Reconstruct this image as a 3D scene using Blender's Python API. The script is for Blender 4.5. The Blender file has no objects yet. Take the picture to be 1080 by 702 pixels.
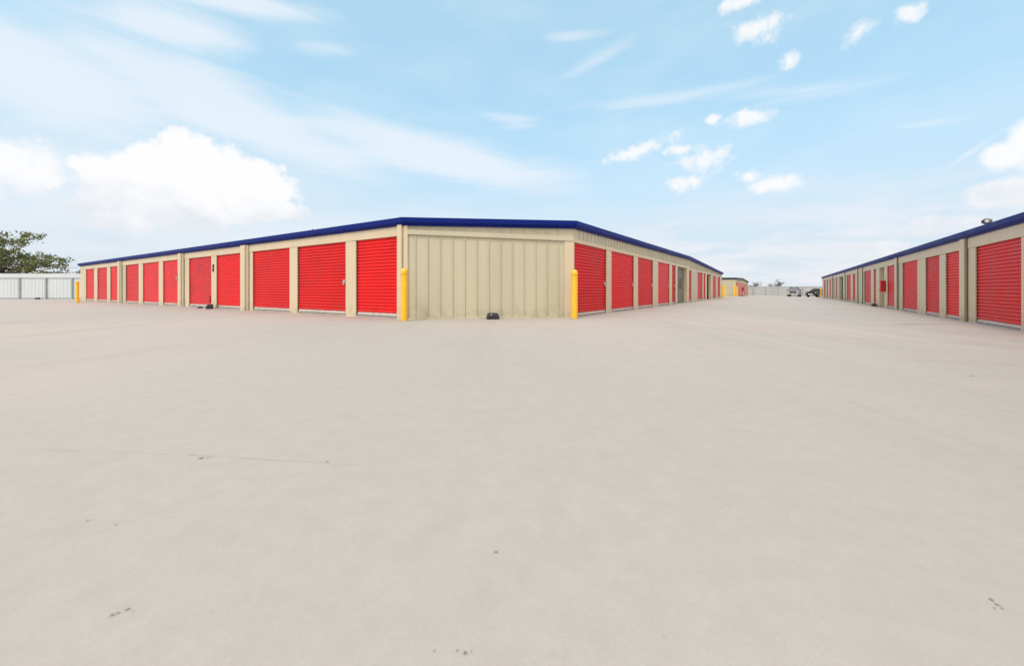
import bpy, bmesh, math, random
from mathutils import Vector, Matrix, noise
R = math.radians
sc = bpy.context.scene
C = sc.collection

# ------------------------------------------------------------------ helpers
def tag(o, label=None, cat=None, group=None, kind=None):
    if label: o['label'] = label
    if cat: o['category'] = cat
    if group: o['group'] = group
    if kind: o['kind'] = kind
    return o

def empty(name, loc=(0, 0, 0), rz=0):
    o = bpy.data.objects.new(name, None)
    o.location = loc; o.rotation_euler = (0, 0, rz); o.empty_display_size = .2
    C.objects.link(o); return o

class MB:
    """collects faces and builds them as one mesh object"""
    def __init__(s): s.v = []; s.f = []; s.smooth = False
    def add(s, vs, fs):
        k = len(s.v); s.v += [tuple(v) for v in vs]; s.f += [tuple(i + k for i in f) for f in fs]
    def hexa(s, p):  # 8 points: bottom loop 0-3, top loop 4-7
        s.add(p, [(0, 3, 2, 1), (4, 5, 6, 7), (0, 1, 5, 4), (1, 2, 6, 5), (2, 3, 7, 6), (3, 0, 4, 7)])
    def box(s, x0, x1, y0, y1, z0, z1):
        s.hexa([(x0, y0, z0), (x1, y0, z0), (x1, y1, z0), (x0, y1, z0), (x0, y0, z1), (x1, y0, z1), (x1, y1, z1), (x0, y1, z1)])
    def lathe(s, prof, cx=0, cy=0, n=24, cap=True):
        k = len(s.v)
        for r, z in prof:
            for i in range(n):
                a = 2 * math.pi * i / n
                s.v.append((cx + r * math.cos(a), cy + r * math.sin(a), z))
        for j in range(len(prof) - 1):
            for i in range(n):
                s.f.append((k + j * n + i, k + j * n + (i + 1) % n, k + (j + 1) * n + (i + 1) % n, k + (j + 1) * n + i))
        if cap:
            s.f.append(tuple(k + i for i in range(n))[::-1])
            s.f.append(tuple(k + (len(prof) - 1) * n + i for i in range(n)))
    def tube(s, pts, rad, n=8):
        k = len(s.v); pts = [Vector(p) for p in pts]
        for i, p in enumerate(pts):
            a = pts[max(0, i - 1)]; b = pts[min(len(pts) - 1, i + 1)]
            t = (b - a).normalized()
            u = t.cross(Vector((0.31, 0.17, 1)) if abs(t.z) < .95 else Vector((1, 0, 0))).normalized(); w = t.cross(u)
            r = rad[i] if isinstance(rad, (list, tuple)) else rad
            for q in range(n):
                an = 2 * math.pi * q / n
                s.v.append(tuple(p + u * (r * math.cos(an)) + w * (r * math.sin(an))))
        for j in range(len(pts) - 1):
            for i in range(n):
                s.f.append((k + j * n + i, k + j * n + (i + 1) % n, k + (j + 1) * n + (i + 1) % n, k + (j + 1) * n + i))
        s.f.append(tuple(k + i for i in range(n))[::-1]); s.f.append(tuple(k + (len(pts) - 1) * n + i for i in range(n)))
    def build(s, name, mat, parent=None, bevel=0, smooth=False, seg=2, loc=None):
        me = bpy.data.meshes.new(name)
        me.from_pydata(s.v, [], s.f)
        bm = bmesh.new(); bm.from_mesh(me)
        bmesh.ops.recalc_face_normals(bm, faces=bm.faces)
        bm.to_mesh(me); bm.free()
        me.materials.append(mat)
        if smooth:
            for p in me.polygons: p.use_smooth = True
        o = bpy.data.objects.new(name, me); C.objects.link(o)
        if parent: o.parent = parent
        if loc: o.location = loc
        if bevel:
            m = o.modifiers.new('bevel', 'BEVEL'); m.width = bevel; m.segments = seg; m.limit_method = 'ANGLE'; m.angle_limit = R(35)
        return o

def copy_tree(o, parent=None):
    c = o.copy(); C.objects.link(c)
    if parent: c.parent = parent
    for ch in [x for x in bpy.data.objects if x.parent == o]: copy_tree(ch, c)
    return c

# ------------------------------------------------------------------ materials
def nodes(m):
    m.use_nodes = True; nt = m.node_tree; return nt, nt.nodes, nt.links
def mat(name, col, rough=.6, metal=0, var=.12, scale=3, bump=0, bscale=40, spec=.5, streak=0, dirt=0, dirtcol=(.22, .17, .11)):
    m = bpy.data.materials.new(name); nt, N, L = nodes(m); b = N['Principled BSDF']
    b.inputs['Roughness'].default_value = rough; b.inputs['Metallic'].default_value = metal
    b.inputs['Specular IOR Level'].default_value = spec
    tc = N.new('ShaderNodeTexCoord'); geo = N.new('ShaderNodeNewGeometry')
    n = N.new('ShaderNodeTexNoise'); n.inputs['Scale'].default_value = scale; n.inputs['Detail'].default_value = 6
    mp = N.new('ShaderNodeMapping'); L.new(geo.outputs['Position'], mp.inputs['Vector'])
    mp.inputs['Scale'].default_value = (1, 1, .25 if streak else 1)
    L.new(mp.outputs[0], n.inputs['Vector'])
    r = N.new('ShaderNodeMapRange'); L.new(n.outputs['Fac'], r.inputs['Value'])
    r.inputs['From Min'].default_value = .3; r.inputs['From Max'].default_value = .7
    r.inputs['To Min'].default_value = 1 - var; r.inputs['To Max'].default_value = 1 + var
    mul = N.new('ShaderNodeVectorMath'); mul.operation = 'SCALE'; mul.inputs[0].default_value = col
    L.new(r.outputs[0], mul.inputs['Scale'])
    last = mul.outputs[0]
    if 'door_paint' in name:
        oi = N.new('ShaderNodeObjectInfo'); q1 = N.new('ShaderNodeMapRange'); L.new(oi.outputs['Random'], q1.inputs['Value']); q1.inputs['To Min'].default_value = .88; q1.inputs['To Max'].default_value = 1.08
        q2 = N.new('ShaderNodeVectorMath'); q2.operation = 'SCALE'; L.new(last, q2.inputs[0]); L.new(q1.outputs[0], q2.inputs['Scale']); last = q2.outputs[0]
    if dirt:   # splash-up grime low on the wall, broken by noise (stays put: it is dirt)
        n2 = N.new('ShaderNodeTexNoise'); n2.inputs['Scale'].default_value = 5; n2.inputs['Detail'].default_value = 8
        L.new(geo.outputs['Position'], n2.inputs['Vector'])
        sx = N.new('ShaderNodeSeparateXYZ'); L.new(geo.outputs['Position'], sx.inputs[0])
        a = N.new('ShaderNodeMapRange'); L.new(sx.outputs['Z'], a.inputs['Value'])
        a.inputs['From Min'].default_value = -.2; a.inputs['From Max'].default_value = .45; a.inputs['To Min'].default_value = 1; a.inputs['To Max'].default_value = 0
        c = N.new('ShaderNodeMath'); c.operation = 'MULTIPLY'; L.new(a.outputs[0], c.inputs[0])
        d = N.new('ShaderNodeMapRange'); L.new(n2.outputs['Fac'], d.inputs['Value']); d.inputs['From Min'].default_value = .42; d.inputs['From Max'].default_value = .68
        d.inputs['To Max'].default_value = dirt
        L.new(d.outputs[0], c.inputs[1])
        mx = N.new('ShaderNodeMix'); mx.data_type = 'RGBA'; L.new(c.outputs[0], mx.inputs['Factor']); L.new(last, mx.inputs[6]); mx.inputs[7].default_value = (*dirtcol, 1)
        last = mx.outputs[2]
    L.new(last, b.inputs['Base Color'])
    rr = N.new('ShaderNodeMapRange'); L.new(n.outputs['Fac'], rr.inputs['Value'])
    rr.inputs['To Min'].default_value = max(0, rough - .12); rr.inputs['To Max'].default_value = min(1, rough + .12); L.new(rr.outputs[0], b.inputs['Roughness'])
    if bump:
        n3 = N.new('ShaderNodeTexNoise'); n3.inputs['Scale'].default_value = bscale; n3.inputs['Detail'].default_value = 4
        L.new(geo.outputs['Position'], n3.inputs['Vector'])
        bp = N.new('ShaderNodeBump'); bp.inputs['Strength'].default_value = bump; bp.inputs['Distance'].default_value = .02
        L.new(n3.outputs['Fac'], bp.inputs['Height']); L.new(bp.outputs[0], b.inputs['Normal'])
    return m

M = {}
M['tan'] = mat('tan_wall_paint', (.505, .475, .36), .55, var=.05, scale=1.2, streak=1, dirt=.55)
M['cream'] = mat('cream_trim_paint', (.61, .515, .37), .5, var=.05, scale=2, streak=1, dirt=.6)
M['red'] = mat('red_door_paint', (.70, .005, .0065), .45, spec=.28, var=.10, scale=1.4, bump=.08, bscale=2.5, dirt=.35, dirtcol=(.35, .14, .1))
M['red2'] = mat('paler_red_door_paint', (.69, .016, .021), .45, spec=.35, var=.14, scale=1.6, bump=.08, bscale=2.5, dirt=.4, dirtcol=(.4, .2, .15))  # slightly paler red, used mostly on the farther doors
M['darkred'] = mat('dark_red_paint', (.33, .006, .012), .4)
M['guide'] = mat('door_guide_and_jamb_shade', (.05, .018, .015), .6)  # black guide, with the shade of the jamb put into its colour
M['bar'] = mat('galvanised_bottom_bar', (.55, .50, .48), .5, metal=.15, var=.15, scale=6)
M['blue'] = mat('navy_blue_metal_trim', (.0015, .014, .17), .5, var=.06, scale=1, spec=.12)
M['darkblue'] = mat('dark_navy_trim', (.012, .016, .045), .5, spec=.2)
M['roof'] = mat('galvalume_roof', (.45, .46, .47), .4, metal=.6, var=.1)
M['yellow'] = mat('yellow_bollard_plastic', (.85, .50, .03), .45, var=.06, scale=5, dirt=.3, dirtcol=(.4, .25, .08))
M['black'] = mat('black_plastic', (.012, .012, .014), .45, var=.2, scale=9)
M['steel'] = mat('zinc_latch', (.55, .55, .55), .35, metal=.8)
M['grey'] = mat('grey_metal_door', (.15, .165, .14), .5)
M['olive'] = mat('olive_inner_panel', (.17, .17, .09), .6)
M['glassdark'] = mat('dark_glass', (.01, .012, .014), .2, spec=.2)
M['slab'] = mat('grey_slab_edge', (.33, .31, .29), .85, bump=.3)
M['white'] = mat('white_fence_panel', (.57, .62, .66), .45, var=.05, scale=.8, streak=1)
M['white2'] = mat('grey_fence_panel', (.40, .42, .43), .5, var=.08, scale=.8, streak=1)
M['post'] = mat('grey_fence_post', (.34, .37, .40), .5)
M['navyrag'] = mat('navy_cloth', (.02, .025, .08), .9)
M['chip'] = mat('spalled_concrete', (.32, .275, .245), .95, var=.35, scale=60)
M['crack'] = mat('crack_filler', (.34, .325, .305), .95, var=.35, scale=14)
M['silver'] = mat('grey_car_paint', (.17, .17, .20), .35, metal=.2, var=.04)
M['blackpaint'] = mat('black_car_paint', (.01, .01, .011), .2, var=.04)
M['tyre'] = mat('tyre_rubber', (.02, .02, .02), .85)
M['chrome'] = mat('bright_trim', (.7, .7, .7), .25, metal=.8)
M['lamp'] = mat('clear_lamp_lens', (.8, .8, .78), .15)
M['redlens'] = mat('red_lamp_lens', (.5, .01, .01), .2)
M['plate'] = mat('white_plate', (.75, .75, .73), .5)
M['bark'] = mat('bark', (.10, .08, .06), .9, var=.3, scale=5, bump=.5)
M['ground'] = mat('dry_grass_soil', (.16, .14, .08), .95, var=.3, scale=.3, bump=.6)
M['galv'] = mat('weathered_vent', (.12, .12, .12), .5, metal=.4)
M['ventcore'] = mat('pale_vent_core', (.5, .5, .47), .5)

def leaf_mat(name, c1, c2):
    m = bpy.data.materials.new(name); nt, N, L = nodes(m); b = N['Principled BSDF']
    g = N.new('ShaderNodeNewGeometry'); rp = N.new('ShaderNodeValToRGB')
    rp.color_ramp.elements[0].color = (*c1, 1); rp.color_ramp.elements[1].color = (*c2, 1)
    L.new(g.outputs['Random Per Island'], rp.inputs[0]); L.new(rp.outputs[0], b.inputs['Base Color'])
    b.inputs['Roughness'].default_value = .6
    b.inputs['Subsurface Weight'].default_value = 0
    return m
M['leaf'] = leaf_mat('olive_leaves', (.035, .055, .014), (.17, .20, .05))
M['leaf2'] = leaf_mat('dusky_leaves', (.03, .04, .03), (.09, .11, .07))

def concrete():
    m = bpy.data.materials.new('yard_concrete'); nt, N, L = nodes(m); b = N['Principled BSDF']
    g = N.new('ShaderNodeNewGeometry'); P = g.outputs['Position']
    def noise_(scale, det=6, rough=.55, vec=P, dist=0):
        n = N.new('ShaderNodeTexNoise'); n.inputs['Scale'].default_value = scale; n.inputs['Detail'].default_value = det
        n.inputs['Roughness'].default_value = rough; n.inputs['Distortion'].default_value = dist; L.new(vec, n.inputs['Vector']); return n.outputs['Fac']
    def rng(v, a, c, lo, hi, smooth=False):
        r = N.new('ShaderNodeMapRange'); L.new(v, r.inputs[0]); r.inputs[1].default_value = a; r.inputs[2].default_value = c; r.inputs[3].default_value = lo; r.inputs[4].default_value = hi
        if smooth: r.interpolation_type = 'SMOOTHSTEP'
        return r.outputs[0]
    def mth(op, a, c=None):
        n = N.new('ShaderNodeMath'); n.operation = op
        for i, v in enumerate((a, c)):
            if v is None: continue
            if isinstance(v, (int, float)): n.inputs[i].default_value = v
            else: L.new(v, n.inputs[i])
        return n.outputs[0]
    def mix(f, a, c):
        n = N.new('ShaderNodeMix'); n.data_type = 'RGBA'
        if isinstance(f, float): n.inputs[0].default_value = f
        else: L.new(f, n.inputs[0])
        for i, v in ((6, a), (7, c)):
            if isinstance(v, tuple): n.inputs[i].default_value = (*v, 1)
            else: L.new(v, n.inputs[i])
        return n.outputs[2]
    A = (.405, .387, .370); B = (.465, .412, .382); Cc = (.385, .373, .363)
    col = mix(rng(noise_(.09, 3), .35, .65, 0, 1, True), A, B)
    col = mix(rng(noise_(.35, 5), .4, .7, 0, .7, True), col, Cc)
    # slab pours: joints every 12 m, each pour a slightly different tone
    mp = N.new('ShaderNodeMapping'); mp.vector_type = 'POINT'; mp.inputs['Rotation'].default_value = (0, 0, R(33.4)); L.new(P, mp.inputs['Vector'])
    # broad tyre tracks and drifts: stretched noise
    mp2 = N.new('ShaderNodeMapping'); mp2.inputs['Rotation'].default_value = (0, 0, R(33.4)); mp2.inputs['Scale'].default_value = (1.1, .09, 1); L.new(P, mp2.inputs['Vector'])
    col = mix(rng(noise_(.9, 5, .6, mp2.outputs[0], .6), .5, .74, 0, .34, True), col, (.34, .31, .285))
    mp3 = N.new('ShaderNodeMapping'); mp3.inputs['Rotation'].default_value = (0, 0, R(-50)); mp3.inputs['Scale'].default_value = (.9, .07, 1); L.new(P, mp3.inputs['Vector'])
    col = mix(rng(noise_(.8, 5, .6, mp3.outputs[0], .8), .52, .76, 0, .3, True), col, (.50, .49, .47))
    # rusty-pink runoff, patchy
    col = mix(rng(noise_(.22, 7, .65), .62, .78, 0, .35, True), col, (.44, .32, .27))
    # old stains: rusty strip along the left row, brown smear by the right-hand building
    def stain(x, y, wx, wy, rot, c_, k):
        m_ = N.new('ShaderNodeMapping'); m_.vector_type = 'TEXTURE'; m_.inputs['Location'].default_value = (x, y, 0); m_.inputs['Rotation'].default_value = (0, 0, rot)
        m_.inputs['Scale'].default_value = (wx, wy, 50); L.new(P, m_.inputs['Vector'])
        l_ = N.new('ShaderNodeVectorMath'); l_.operation = 'LENGTH'; L.new(m_.outputs[0], l_.inputs[0])
        f_ = mth('SUBTRACT', mth('ADD', 1.0, mth('MULTIPLY', mth('SUBTRACT', noise_(2.2, 6, .65), .5), 2.2)), l_.outputs['Value'])
        return mix(rng(f_, 0, .9, 0, k, True), col, c_)
    col = stain(-5.0, 12.05, 2.9, .3, R(-37), (.46, .29, .25), .6)
    col = stain(-8.6, 14.6, 2.4, .35, R(-35), (.42, .33, .29), .5)
    col = stain(11.3, 11.4, 1.3, .35, R(12), (.29, .25, .20), .55)
    col = stain(5.5, 9.0, 3.0, .5, R(25), (.47, .36, .32), .3)
    col = stain(6.5, 5.2, 2.2, .14, R(-8), (.33, .29, .25), .3)
    col = stain(-12, 15.5, 5.0, 1.2, R(-30), (.47, .37, .32), .3)
    col = stain(7.2, 7.4, 3.4, .16, R(-14), (.34, .29, .25), .4)
    # fine mottling and specks
    mot = rng(noise_(9, 8, .7), .25, .75, .94, 1.06)
    fine = rng(noise_(120, 3, .7), .2, .8, .95, 1.05)
    sc_ = N.new('ShaderNodeVectorMath'); sc_.operation = 'SCALE'; L.new(col, sc_.inputs[0]); L.new(mth('MULTIPLY', mot, fine), sc_.inputs['Scale'])
    col = sc_.outputs[0]
    sp = rng(noise_(55, 2, .5), .77, .80, 0, .35)
    col = mix(sp, col, (.25, .22, .2))
    L.new(col, b.inputs['Base Color'])
    L.new(rng(noise_(2, 5), .3, .7, .72, .9), b.inputs['Roughness'])
    b.inputs['Specular IOR Level'].default_value = .3
    bp = N.new('ShaderNodeBump'); bp.inputs['Strength'].default_value = .25; bp.inputs['Distance'].default_value = .006
    L.new(mth('ADD', noise_(45, 6, .7), noise_(3, 4)), bp.inputs['Height']); L.new(bp.outputs[0], b.inputs['Normal'])
    return m
M['concrete'] = concrete()

# ------------------------------------------------------------------ layout frame
AN = math.atan(284 / 430)                       # bearing of the drive between the buildings
uR = Vector((math.sin(AN), math.cos(AN), 0)); uL = Vector((-math.cos(AN), math.sin(AN), 0))
PR = Vector((1.776, 11.75, 0)); PL = Vector((-2.916, 11.0, 0)); P3 = Vector((11.9, 9.48, 0))
def sm(t): t = max(0, min(1, t)); return t * t * (3 - 2 * t)
def gz(x, y):
    """height of the yard: falls a little to the right-hand drive and away to the back fence"""
    p = Vector((x, y, 0)); d = (p - PR).dot(uL * -1); a = (p - PR).dot(uR)
    z = -.17 * sm((d - 1) / 8.0)
    far = -.36 * sm((a - 36) / 50)
    return z + far * sm((d + 26) / 20)

# ------------------------------------------------------------------ ground
g = MB(); g.add([(-2500, -2500, -.75), (2500, -2500, -.75), (2500, 4000, -.75), (-2500, 4000, -.75)], [(0, 1, 2, 3)])
tag(g.build('ground', M['ground']), kind='structure')
me = MB(); xs = [-75 + i * 1.5 for i in range(121)]; ys = [-14 + i * 1.5 for i in range(75)]
me.v = [(x, y, gz(x, y)) for y in ys for x in xs]
nx = len(xs)
me.f = [(j * nx + i, j * nx + i + 1, (j + 1) * nx + i + 1, (j + 1) * nx + i) for j in range(len(ys) - 1) for i in range(nx - 1)]
yard = tag(me.build('concrete_yard', M['concrete'], smooth=True), kind='structure')
def gpt(px, py, h=.8):   # helper used once, to read off where a mark on the slab lies
    d = 430 * h / (py - 305.6); return ((px - 540) / 430 * d, d)

# cracks and spalls in the slab
rnd = random.Random(4)
def ribbon(mb, pts, w):
    vs = []; 
    for i, (x, y) in enumerate(pts):
        a = pts[max(0, i - 1)]; b = pts[min(len(pts) - 1, i + 1)]
        t = Vector((b[0] - a[0], b[1] - a[1], 0)).normalized(); n = Vector((-t.y, t.x, 0))
        ww = w * (.25 + 1.0 * abs(noise.noise(Vector((x * 9, y * 9, 3))))) * (1 if 0 < i < len(pts) - 1 else .05)
        vs += [(x + n.x * ww, y + n.y * ww, gz(x, y) + .004), (x - n.x * ww, y - n.y * ww, gz(x, y) + .004)]
    mb.add(vs, [(2 * i, 2 * i + 1, 2 * i + 3, 2 * i + 2) for i in range(len(pts) - 1)])
def jag(p, q, n, amp, seed):
    out = []
    for i in range(n + 1):
        t = i / n; x = p[0] + (q[0] - p[0]) * t; y = p[1] + (q[1] - p[1]) * t
        out.append((x, y + amp * noise.noise(Vector((x * 3, seed, 0))) + amp * .5 * noise.noise(Vector((x * 17, seed, 5)))))
    return out
cr = MB()
ribbon(cr, jag((-1.62, 2.02), (-.87, 1.955), 60, .018, 1), .0022)
ribbon(cr, jag((-2.35, 2.06), (-1.64, 2.022), 50, .016, 5), .0012)
ribbon(cr, jag((-.86, 1.953), (-.70, 1.94), 14, .01, 2), .0018)
tag(cr.build('pavement_crack', M['crack']), kind='structure')
ch = MB()
def chip(px, py, r):
    r *= .72; x, y = gpt(px, py); n = 11; z = gz(x, y) + .004
    ch.add([(x + r * (.5 + rnd.random()) * math.cos(6.283 * i / n), y + r * .8 * (.5 + rnd.random()) * math.sin(6.283 * i / n), z) for i in range(n)], [tuple(range(n))])
for px, py, r in [(118, 632, .007), (124, 630, .005), (134, 626, .007), (139, 628, .003), (92, 542, .007), (98, 541, .004), (122, 545, .005), (212, 479, .012), (219, 479, .006),
                  (523, 563, .007), (520, 566, .003), (1046, 596, .007), (1052, 600, .009), (1057, 604, .004), (1049, 604, .004), (482, 658, .004), (491, 660, .006), (497, 659, .003), (458, 659, .003), (512, 682, .004),
                  (1025, 383, .03), (345, 480, .008), (222, 626, .003), (700, 640, .0025), (830, 520, .004), (300, 590, .0025)]:
    chip(px, py, r)
tag(ch.build('pavement_chips', M['chip']), kind='structure')

# ------------------------------------------------------------------ wall-frame helper
class Face:
    """a wall plane: s along it, d outward, z up"""
    def __init__(s, P, u, n, root): s.P = P; s.u = u; s.n = n; s.root = root
    def pt(s, a, d, z): p = s.P + s.u * a + s.n * d; return (p.x, p.y, z)
    def box(s, mb, a0, a1, d0, d1, z0, z1, z1b=None, z0b=None):
        z1b = z1 if z1b is None else z1b; z0b = z0 if z0b is None else z0b
        mb.hexa([s.pt(a0, d0, z0), s.pt(a1, d0, z0b), s.pt(a1, d1, z0b), s.pt(a0, d1, z0),
                 s.pt(a0, d0, z1), s.pt(a1, d0, z1b), s.pt(a1, d1, z1b), s.pt(a0, d1, z1)])

REC = .065
def roll_door(F, a0, a1, zb, zt, latch=None, material='red', handle=False):
    """corrugated curtain + guides + bottom bar (+ latch)"""
    m = MB(); pitch = .0935; dz0 = zb + .09; z = dz0; prof = []
    while z < zt - .01:
        for f, d in ((0, 0), (.20, 0), (.28, .030), (.50, .029), (.80, .024), (.92, .012)):
            if z + f * pitch < zt: prof.append((z + f * pitch, d))
        z += pitch
    prof.append((zt, 0)); g0 = .03
    ns = 6
    vs = []
    for zz, d in prof:
        for k in range(ns + 1):
            a = a0 + g0 + (a1 - a0 - 2 * g0) * k / ns
            w = .004 * noise.noise(Vector((a * 1.3, zz * 1.1, a0)))
            vs.append(F.pt(a, -REC + d + w, zz))
    m.add(vs, [(j * (ns + 1) + k, j * (ns + 1) + k + 1, (j + 1) * (ns + 1) + k + 1, (j + 1) * (ns + 1) + k) for j in range(len(prof) - 1) for k in range(ns)])
    o = m.build('roll_up_door', M[material], F.root)
    for x0, x1 in ((a0, a0 + g0 + .012), (a1 - g0 - .012, a1)):
        g_ = MB(); F.box(g_, x0, x1, -REC - .02, -REC + .035, zb, zt - .002); g_.build('door_guide', M['guide'], o)
    b = MB(); F.box(b, a0 + g0 + .013, a1 - g0 - .013, -REC - .01, -REC + .028, zb + .015, zb + .09)
    F.box(b, a0 + g0 + .013, a1 - g0 - .013, -REC + .028, -REC + .04, zb + .015, zb + .04)
    b.build('bottom_bar', M['bar'], o, bevel=.004)
    if latch is not None:
        l = MB(); x = a1 - .16 if latch > 0 else a0 + .06
        F.box(l, x, x + .10, -REC + .01, -REC + .045, zb + .93, zb + 1.05)
        F.box(l, x + .03, x + .07, -REC + .045, -REC + .075, zb + .90, zb + 1.01)
        l.build('latch', M['steel'], o, bevel=.006)
    if handle:
        l = MB(); F.box(l, a0 + .16, a0 + .26, -REC + .012, -REC + .07, zb + .18, zb + .5)
        l.build('pull_rope', M['darkred'], o, bevel=.02)
    return o

def sweep(path, prof, closed=True):
    """path: list of (x,y,z) counter-clockwise seen from above; prof: (outward, dz)"""
    mb = MB(); n = len(path); P = [Vector(p) for p in path]; k = len(prof)
    for i in range(n):
        a = P[(i - 1) % n]; b = P[i]; c = P[(i + 1) % n]
        t1 = (b - a); t1.z = 0; t2 = (c - b); t2.z = 0; t1.normalize(); t2.normalize()
        n1 = Vector((t1.y, -t1.x, 0)); n2 = Vector((t2.y, -t2.x, 0)); m = n1 + n2; m.normalize(); s_ = 1 / max(.3, m.dot(n1))
        for d, dz in prof: q = b + m * (d * s_); mb.v.append((q.x, q.y, b.z + dz))
    for i in range(n):
        j = (i + 1) % n
        for q in range(k):
            r = (q + 1) % k; mb.f.append((i * k + q, j * k + q, j * k + r, i * k + r))
    return mb

FASC = [(-.03, -.215), (.055, -.215), (.06, -.19), (.115, -.15), (.13, -.135), (.13, -.03), (.118, -.024), (.118, -.004), (.10, 0), (-.03, 0)]

def seams(F, mb, a0, a1, step, d, z0, z1f, w=.028, h=.03):
    x = a0
    while x < a1:
        za = z1f(x) if callable(z1f) else z1f
        mb.hexa([F.pt(x - w / 2, d, z0), F.pt(x + w / 2, d, z0), F.pt(x + w / 4, d + h, z0), F.pt(x - w / 4, d + h, z0),
                 F.pt(x - w / 2, d, za), F.pt(x + w / 2, d, za), F.pt(x + w / 4, d + h, za), F.pt(x - w / 4, d + h, za)])
        x += step

def row(F, spans, s0, s1, ztop, zhead, zfun_top, zb=.07, ribbed=False, head2=None):
    """posts, header and doors of one side. spans: (a0,a1,kind,opts)"""
    root = F.root
    spans = sorted(spans, key=lambda q: q[0])
    cur = s0
    for a0, a1, kind, op in spans:
        if a0 - cur > .01:
            p = MB(); zt = zhead(0.5 * (cur + a0)); F.box(p, cur, a0, -.22, 0, op.get('gb', -.5), zt)
            w = a0 - cur
            p.build('wall_post', M['cream'] if w < 1.2 else M['tan'], root, bevel=.008)
        cur = a1
    if s1 - cur > .01:
        p = MB(); F.box(p, cur, s1, -.22, 0, -.5, zhead(.5 * (cur + s1))); p.build('wall_post', M['cream'], root, bevel=.008)
    # header trim (lip) along the whole side
    cuts = [s0] + [q for q in (head2 or [])] + [s1]
    for q0, q1 in zip(cuts[:-1], cuts[1:]):
        zh = zhead(.5 * (q0 + q1))
        h = MB()
        if ribbed:
            F.box(h, q0, q1, -.22, .012, zh + .001, zh + .115)
            h.build('header_trim', M['cream'], root, bevel=.004)
            w = MB(); F.box(w, q0, q1, -.22, -.015, zh + .116, zfun_top(q0) - .03, zfun_top(q1) - .03)
            seams(F, w, q0 + .1, q1 - .02, .305, -.016, zh + .116, lambda x: zfun_top(x) - .04)
            w.build('gable_panel', M['tan'], root)
        else:
            F.box(h, q0, q1, -.22, .012, zh + .001, zfun_top(q0) - .1, zfun_top(q1) - .1)
            h.build('header_trim', M['cream'], root, bevel=.004)
    for i, (a0, a1, kind, op) in enumerate(spans):
        zt = zhead(.5 * (a0 + a1)); b = zb + op.get('dz', 0)
        if kind == 'd':
            roll_door(F, a0, a1, b, zt, op.get('latch'), op.get('mat', 'red'), op.get('handle', False))
            s_ = MB(); F.box(s_, a0 + .002, a1 - .002, -.22, -.005, -.5, b); s_.build('door_sill', M['slab'], root, bevel=.006)
        else:       # recessed walk-in passage
            dep = .24 if kind == 'p' else .42
            w = MB(); F.box(w, a0 + .002, a1 - .002, -dep - .05, -dep, -.5, zt)
            o = w.build('passage_wall', M['olive'], root)
            if kind == 'p':
                d = MB(); F.box(d, a1 - 1.62, a1 - .12, -dep + .001, -dep + .03, b, zt - .12); dd = d.build('passage_door', M['grey'], root, bevel=.005)
                wd = MB(); F.box(wd, a1 - 1.35, a1 - .65, -dep + .031, -dep + .04, b + .84, b + 1.5); wd.build('window', M['glassdark'], dd)
                # lining panel on the far side
                
            else:
                seams2 = MB(); seams(F, seams2, a0 + .2, a1 - .1, .3, -dep + .001, b, zt); seams2.build('panel_seams', M['olive'], o)
            c = MB(); F.box(c, a0 + .002, a1 - .002, -dep, -.222, zt - .04, zt - .004); c.build('passage_ceiling', M['tan'], root)

def pilaster(F, a, w=.36, z0=-.5, z1=2.53, d=.11):
    p = MB(); F.box(p, a, a + w, .013, .013 + d, z0, z1); p.build('pilaster', M['cream'], F.root, bevel=.008)
    p = MB(); F.box(p, a - .13, a - .03, .0135, .075, z0, z1 - .002)
    p.build('downspout', M['tan'], F.root, bevel=.012)

def flat_roof(name, pts, root):
    m = MB(); n = len(pts)
    m.v = [p for p in pts] + [(p[0], p[1], p[2] - .08) for p in pts]
    m.f = [tuple(range(n)), tuple(range(2 * n - 1, n - 1, -1))] + [(i, (i + 1) % n, n + (i + 1) % n, n + i) for i in range(n)]
    return m.build(name, M['roof'], root)

# ------------------------------------------------------------------ main building
def storage(origin, A, B, ca, cb, zf, ridge, name, label):
    """footprint in (a along uR, b along uL) from the virtual corner; chamfered near corner"""
    root = empty(name, (origin.x, origin.y, 0))
    def W(a, b): p = origin + uR * a + uL * b; return (p.x, p.y, zf(a))
    inv = Matrix.Translation(-Vector((origin.x, origin.y, 0)))
    ring = [W(0, B), W(0, cb), W(ca, 0), W(ridge, 0), W(A, 0), W(A, B), W(ridge, B)]
    return root, ring, W

def reparent_keep(root):
    """children were modelled in world coordinates: shift them into the root's frame"""
    for ch_ in [x for x in bpy.data.objects if x.parent == root]:
        ch_.matrix_parent_inverse = root.matrix_world.inverted() if False else Matrix.Translation(-root.location)

O1 = PR - uR * 3.216
zf1 = lambda a: 2.745 + .0103 * min(a, 20.7) - .0235 * max(0, a - 20.7)
A1, B1 = 38.35, 38.25
root, ring, W = storage(O1, A1, B1, 3.216, 3.51, zf1, 20.7, 'storage_building',
    'chamfered tan storage building with blue fascia and red roll-up doors on two sides')
tag(root, 'large tan storage building with cut-off panelled corner, red doors either side and blue roof edge', 'building')
main = root
sweep(ring, FASC).build('roof_fascia', M['blue'], root)
Wd = lambda a, b, dz: (*W(a, b)[:2], zf1(a) + dz)
rf = MB()
for ra in ([(0, B1), (0, 3.51), (3.216, 0), (20.7, 0), (20.7, B1)], [(20.7, B1), (20.7, 0), (A1, 0), (A1, B1)]):
    rf.add([Wd(a, b, -.012) for a, b in ra], [tuple(range(len(ra)))])
rf.build('roof', M['roof'], root)
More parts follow.
